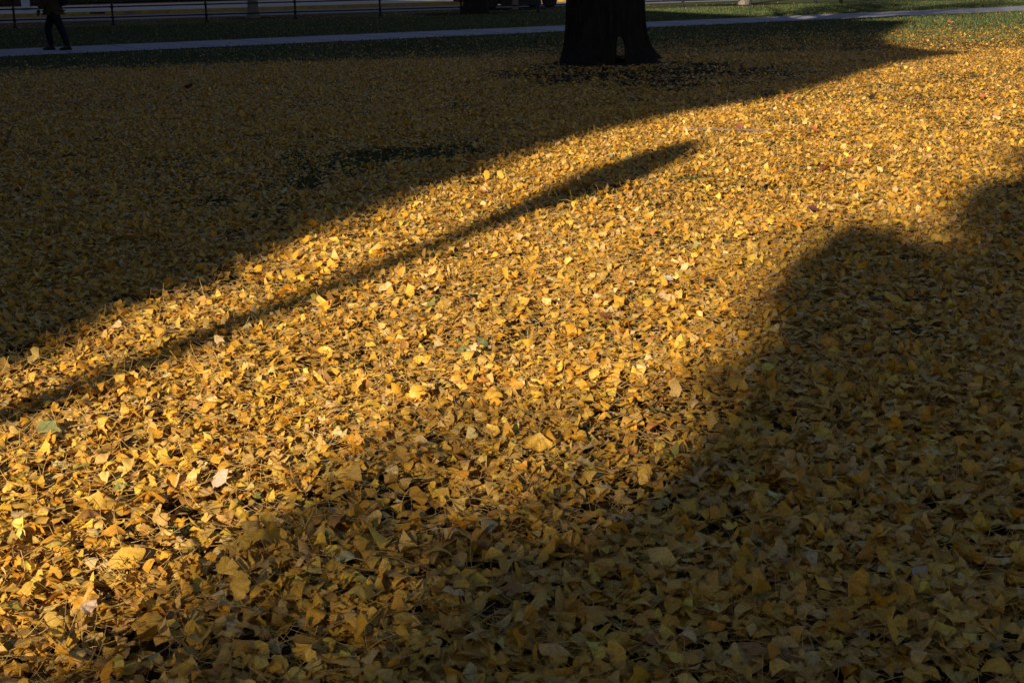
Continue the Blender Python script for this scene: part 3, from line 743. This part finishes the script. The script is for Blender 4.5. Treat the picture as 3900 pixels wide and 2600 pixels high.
noted = [(335, 2340, Pk, .5, 1.05, 'pale pinkish scalloped ginkgo leaf standing proud near the lower left corner'), (745, 2387, (.52, .36, .10), 1.1, 1.1, 'ribbed tan ginkgo leaf standing upright at the bottom, left of centre'),
         (485, 2162, Yl, .6, 1.05, 'golden ribbed fan leaf with a long curved stalk, lower left'), (847, 2392, (.60, .42, .14), .5, 1.0, 'heart-shaped tan ginkgo leaf beside the upright ribbed one'), (918, 2285, Yl, .8, 1.1, 'bright yellow folded ginkgo leaf above the heart-shaped one'),
         (668, 1866, (.66, .32, .03), .9, 1.2, 'wide orange-yellow fan leaf with strong ribs, left of centre'), (842, 1861, Pk, .9, 1.15, 'pale brown scalloped fan leaf next to the wide orange fan leaf'), (362, 1945, (.55, .34, .05), .7, 1.2, 'large ochre fan leaf with a sharp base at left'),
         (628, 2058, (.64, .42, .12), .6, 1.2, 'broad tan ginkgo leaf with a short tail, left foreground'), (209, 2385, (.66, .42, .08), .6, 1.15, 'broad rounded golden leaf near the lower left corner'), (590, 2400, (.58, .34, .05), .6, 1.0, 'golden leaf next to the upright ribbed one'), (860, 2200, Yl, .6, 1.0, 'plain yellow ginkgo leaf right of the golden ribbed fan'),
         (1795, 1680, (.66, .50, .20), .8, 1.1, 'pale folded ginkgo leaf beside a dark grass tuft at centre'), (2051, 1725, Yl, .9, 1.35, 'large two-lobed bright yellow leaf standing up at centre'), (2240, 1600, Yl, .7, 1.35, 'glossy bright yellow winged leaf in the middle of the litter'), (2097, 2055, Yl, .5, 1.15, 'bright yellow lobed leaf alone in the shaded middle foreground'),
         (2108, 1990, (.62, .36, .05), .5, 1.0, 'notched golden leaf just above the bright lobed one'), (1951, 1974, Or, .5, 1.0, 'orange ginkgo leaf next to a dark gap in the litter'), (1691, 1905, Yl, .6, 1.1, 'bright golden ginkgo leaf left of the dark gap'), (1863, 2043, (.28, .26, .18), .3, 1.1, 'grey-olive ginkgo leaf lying flat in the dim foreground'),
         (2725, 2410, Or, .7, 1.2, 'vivid deep orange leaf in the shaded lower right'), (2950, 2510, Or, .4, 1.1, 'orange ginkgo leaf near the bottom edge, right of centre'), (3088, 2168, Pa, .4, 1.0, 'pale cream ginkgo leaf in the shade at right'), (3674, 2235, Pa, .4, 1.2, 'pale greyish ginkgo leaf in the shade near the right edge'), (3496, 2204, Pk, .4, 1.2, 'broad peach-coloured ginkgo leaf in the shade at right'),
         (3363, 2390, (.60, .34, .05), .5, 1.2, 'ochre winged ginkgo leaf in the lower right shade'), (3725, 2350, (.64, .30, .03), .5, 1.35, 'big square orange-brown ginkgo leaf near the lower right corner'), (1768, 1352, Gr, .5, 1.1, 'grey-green ginkgo leaf beside a ribbed pale fan in the sunlit middle'), (1799, 1360, Pa, 1.0, 1.1, 'pale ribbed fan leaf standing beside a grey-green leaf in sun'),
         (1837, 1322, Gr, .6, .8, 'small green leaf behind the peach-coloured nut'), (1866, 1386, Yl, .6, 1.0, 'bright yellow leaf with ribs in the sunlit middle'), (2000, 1170, Yl, .6, 1.5, 'large pale yellow triangular leaf in the sunlit middle distance'), (190, 1670, Gr, .7, 1.1, 'grey-green fan leaf in the sunlit litter at left'), (790, 1460, (.66, .46, .15), .9, 1.4, 'large pale triangular leaf standing at left in the sun'),
         (2570, 2040, Yl, .5, .9, 'small yellow two-lobed leaf in the dim middle foreground'), (2100, 2060, (.62, .40, .05), .3, 1.0, 'rounded mustard leaf touching the bright lobed one'), (1065, 2560, (.55, .38, .08), .5, 1.1, 'olive-gold leaf at the bottom edge, left of centre'), (480, 1830, (.66, .44, .10), .7, 1.2, 'bright golden leaf lit at left above the ochre fan')]
for k, (u, v, col, tl, sc_, lb) in enumerate(noted):
    pr = special(col, k % NV, sc_)
    rt = put(px(u, v, .04), pr, tl, r.uniform(0, 6.28), r.uniform(-.6, .6), .050, sc_)
    tag(rt, lb, 'leaf', GRP)
pts = []; tries = 0
while len(pts) < 300-len(noted) and tries < 40000:
    tries += 1
    v = 2620-(r.random()**1.15)*850; u = r.uniform(-30, 3930); p = px(u, v, .03)
    dd = .055
    if all((p.x-a_.x)**2+(p.y-a_.y)**2 > dd*dd for a_ in pts): pts.append(p)
for p in pts:
    i = int(r.integers(0, NV)); 
    if protos[i][2] in (7, 8, 9, 10) and r.random() < .6: i = int(r.integers(11, NV))
    tl = abs(r.normal(0, .36)) if r.random() > .12 else r.uniform(.7, 1.3)
    rt = put(p, protos[i], tl, r.uniform(0, 6.28), r.uniform(0, 6.28), r.uniform(.026, .046), float(np.clip(r.normal(1, .1), .8, 1.2)))
    a_l = p.x*ch - p.y*sh
    where = 'the sunlit lower left' if -4.4 < a_l < -1.95 else ('the dim shadow fringe' if a_l < -1.4 else 'the shaded lower right')
    pose = 'lying flat' if tl < .25 else ('tilted' if tl < .7 else 'standing on edge')
    tag(rt, f'{names[protos[i][2]]} ginkgo leaf {pose} on the litter in {where}', 'leaf', GRP)

# ------------------------------------------------------------------ unseen things put in to cast the shadows and block sky light
M_brick = mat('hall_brick', (.10, .05, .035), .9, bump=(8, .4, .02)); M_stone = mat('hall_stone', (.2, .18, .16), .85); M_win = mat('hall_window_glass', (.02, .025, .03), .1)
def hall(name, a0, t0, a1, t1, h0, h1, depth, label, nw):  # unseen brick block, added and sized to cast the left-hand shade
    rt = empty(name, AT(a0, t0)); A = AT(a0, t0); Bp = AT(a1, t1); d = (Bp-A).normalized(); nrm = Vector((-d.y, d.x, 0))
    if nrm.dot(Vector((0, -1, 0))+Vector((-1, 0, 0))) < 0: nrm = -nrm
    L = (Bp-A).length; bm = bmesh.new()
    add_prism(bm, [(0, 0), (L, 0), (L, h1), (0, h0)], (0, 0, 0), d, Vector((0, 0, 1)), nrm*depth); bm_obj('wall', bm, M_brick, rt)
    bm = bmesh.new(); add_prism(bm, [(-.3, h0+.002), (L+.3, h1+.002), (L+.3, h1+.3), (-.3, h0+.3)], -nrm*.15, d, Vector((0, 0, 1)), nrm*(depth+.3)); bm_obj('roof', bm, M_stone, rt)
    for k in range(nw):
        for z in (1.2, 5.0, 8.8):
            bm = bmesh.new(); x = L*(k+.5)/nw; add_prism(bm, [(x-.7, z), (x+.7, z), (x+.7, z+2.2), (x-.7, z+2.2)], -nrm*.04, d, Vector((0, 0, 1)), nrm*.03); bm_obj('window', bm, M_win, rt)
    tag(rt, label, 'added building')
H_ = lambda tb, to: (tb-to)*TEL-.3
hall('shade_hall', -8.2, -1, -24, 14, H_(42, -1), H_(59, 14), 10, 'long brick hall added left of the lawn outside the picture to cast shade', 7)
hall('shade_annex', -24.1, 14, -52, 32, H_(59, 14), H_(76, 32), 10, 'far brick wing added outside the picture to continue the cast shade', 9)
def sky_blocker(a, b, h, depth, label):  # unseen building added to keep sky light out of the shaded ground
    rt = empty('sky_block_building', a); d = (b-a).normalized(); nn = Vector((-d.y, d.x, 0)); L = (b-a).length
    bm = bmesh.new(); add_prism(bm, [(0, 0), (L, 0), (L, h), (0, h)], (0, 0, 0), d, Vector((0, 0, 1)), nn*depth); bm_obj('wall', bm, M_brick, rt)
    bm = bmesh.new(); add_prism(bm, [(-.3, h+.002), (L+.3, h+.002), (L+.3, h+.5), (-.3, h+.5)], -nn*.3, d, Vector((0, 0, 1)), nn*(depth+.6)); bm_obj('roof', bm, M_stone, rt)
    for k in range(int(L/5)):
        for z in (1.5, 5.5, 9.5, 13.5):
            if z+2 < h:
                bm = bmesh.new(); x = 2.5+5*k; add_prism(bm, [(x-.8, z), (x+.8, z), (x+.8, z+2.2), (x-.8, z+2.2)], -nn*.03, d, Vector((0, 0, 1)), nn*.025); bm_obj('window', bm, M_win, rt)
    tag(rt, label, 'added building')
q0 = K0+KN*(RW+FP+9)
sky_blocker(q0-KD*45, q0+KD*75, 20, 12, 'long building added beyond the hedge, above the top of the picture, to block sky')
sky_blocker(Vector((26, 62, 0)), Vector((34, -6, 0)), 15, 12, 'brick building added right of the lawn, outside the picture, to block sky light')
D1 = -12
edge = [(-4.18, -6), (-4.22, 2), (-4.34, 4.5), (-4.53, 6), (-4.80, 8.3), (-5.02, 11), (-5.10, 13.4), (-4.80, 16), (-4.22, 18.5), (-3.60, 23), (-3.10, 27.0), (-3.5, 29.5), (-4.6, 33), (-6.0, 38), (-8.6, 42)]
edge = edge[:9] + [IN(3180, 310), IN(3400, 245), IN(3580, 212), IN(3700, 203), IN(3600, 198), IN(3480, 186), IN(3390, 165), IN(3370, 140), IN(3410, 112), IN(3470, 82), (-8.6, 43)]
def silhouette(name, edge, D, inner, thick, m, parent):  # flat slab cut to the outline of the shadow it should cast
    ax = Vector((ch, -sh, 0)); ex = Vector((-sh, -ch, 0))*thick
    poly = [(inner, 0), (edge[0][0], 0)]+[(a_, max(.05, (t_-D)*TEL)) for a_, t_ in edge]+[(inner, (edge[-1][1]-D)*TEL)]
    bm = bmesh.new(); add_prism(bm, poly, AT(0, D)-parent.location, ax, Vector((0, 0, 1)), ex)
    return bm_obj(name, bm, m, parent)
ev = empty('left_shade_caster', AT(-7, D1-1)); M_caster = mat('caster_foliage', (.03, .05, .02), .9, bump=(10, 1, .1))  # leafy caster added to form the upper-left shadow edge
silhouette('shadow_slab', [(a_-.06, t_-.15) for a_, t_ in edge], D1, -12.5, 0.7, M_caster, ev)
def fringe(edge, D, n, spread, size, seed, parent, name='outer_foliage', bias=0.0, t_jit=0):
    r = np.random.default_rng(seed); E_ = np.array(edge, float); seg = np.hypot(np.diff(E_[:, 0]), np.diff(E_[:, 1])*TEL); cs = np.concatenate([[0], np.cumsum(seg)])
    s = r.uniform(0, cs[-1], n); a_ = np.interp(s, cs, E_[:, 0]); t_ = np.interp(s, cs, E_[:, 1])
    a_ = a_+r.normal(bias, spread, n); z = (t_-D)*TEL+r.normal(0, spread, n); dd = D-r.uniform(0, .7, n)
    P = np.stack([a_*ch+dd*sh, -a_*sh+dd*ch, z], -1)-np.array(parent.location)
    V, T, A, nbb, _, tl = leaf_shapes(n, 5, 1, None, r); V = rot_zxz(V*size, r.uniform(0, 6, n), r.uniform(0, 3, n), r.uniform(0, 6, n))+P[:, None]; nv = V.shape[1]
    cc = np.repeat(np.concatenate([np.array([.04, .06, .02])*np.exp(r.normal(0, .3, (n, 1))), np.ones((n, 1))], -1)[:, None], nv, 1).reshape(-1, 4)
    me = mesh_np(name, V.reshape(-1, 3), (T[None]+(np.arange(n)*nv)[:, None, None]).reshape(-1, 3), False, {'leaf_color': ('FLOAT_COLOR', cc), 'fan': ('FLOAT_VECTOR', A.reshape(-1, 3))})
    return link(name, me, M_leaf, parent)
fringe(edge, D1, 2500, .07, 2.4, 8, ev)
bm = bmesh.new(); add_tube(bm, [(0, 0, 0), (0, 0, 12)], [.5, .2], 12); bm_obj('trunk', bm, M_bark, ev)
tag(ev, 'added leafy silhouette, unseen behind the camera on the left, cut to cast the shade', 'tree')
# added pole, widened near the top to shape the long shadow across the leaves
D2 = -13; lp = empty('shadow_pole', AT(-3.82, D2)); ht = (13.0-D2)*TEL; zb = (8.7-D2)*TEL
bm = bmesh.new(); add_lathe(bm, [(.16, 0), (.14, .4), (.11, .6), (.10, zb-.6), (.10, zb), (.06, ht-.2)], seg=16); bm_obj('pole', bm, M_iron, lp)
bm = bmesh.new(); add_lathe(bm, [(.085, zb-.7), (.12, zb-.2), (.20, zb+.2), (.27, zb+.6), (.32, ht-.8), (.27, ht-.35), (.15, ht-.05), (.03, ht+.1)], seg=16); bm_obj('shadow_bulge', bm, M_iron, lp)
tag(lp, 'tall pole added behind the camera, outside the picture, shaped to throw the narrow shadow', 'added pole')
# tree on the right behind the camera
D3 = -22
redge = [(-1.7, -4), (-1.7, 2.4), (-1.60, 3.2), (-1.50, 4), (-1.47, 4.8), (-1.44, 5.6), (-1.52, 6.4), (-1.66, 7.1), (-1.78, 7.7), (-1.84, 8.6), (-1.7, 9.2), (-1.4, 9.1), (-1.05, 8.5), (-.82, 8.8), (-.88, 9.7), (-1.25, 10.5), (-1.22, 11.0), (-.90, 11.8), (-.98, 12.8), (-.80, 13.9), (-.35, 15.2), (.1, 16), (.6, 18), (3, 22), (6, 24)]
rt_ = empty('shade_tree', AT(3, D3-1.5))
silhouette('shadow_slab', [(a_+.10, t_) for a_, t_ in redge], D3, 14, 0.7, M_caster, rt_)
fringe(redge, D3, 900, .19, 3.2, 18, rt_, bias=.03)
bm = bmesh.new(); add_tube(bm, [(0, 0, 0), (0, 0, 9)], [.5, .25], 12); bm_obj('trunk', bm, M_bark, rt_)
fringe([(-1.9, 3.0), (-2.1, 2.5), (-2.25, 1.9)], D3, 35, .14, 3.2, 31, rt_, 'outer_foliage')
fringe([(-1.95, 4.5), (-2.05, 4.45), (-2.1, 4.4), (-2.1, 3.7), (-2.05, 3.1), (-2.0, 2.4), (-2.0, 1.6)], D3, 165, .17, 3.2, 19, rt_, 'outer_foliage')
fringe([(-1.35, 4.1), (-1.45, 3.8), (-1.5, 3.1), (-1.6, 2.4), (-1.6, 1.6)], D3, 190, .18, 3.4, 29, rt_, 'outer_foliage')
fringe([(-.9, 8.0), (-.8, 9.2), (-.9, 10)], D3, 30, .12, 3.0, 23, rt_, 'outer_foliage')
for k, (pp_, rr_) in enumerate([([(-1.4, 3.2), (-2.1, 3.7), (-2.5, 4.3)], [.06, .04, .02]), ([(-1.2, 2.2), (-1.8, 2.9), (-2.3, 3.2)], [.06, .04, .02])]):
    bm = bmesh.new(); add_tube(bm, [AT(a_, D3, (t_-D3)*TEL)-rt_.location for a_, t_ in pp_], rr_, 6); bm_obj('limb', bm, M_bark, rt_)
tag(rt_, 'broad shade tree behind the camera on the right, outside the picture', 'tree')
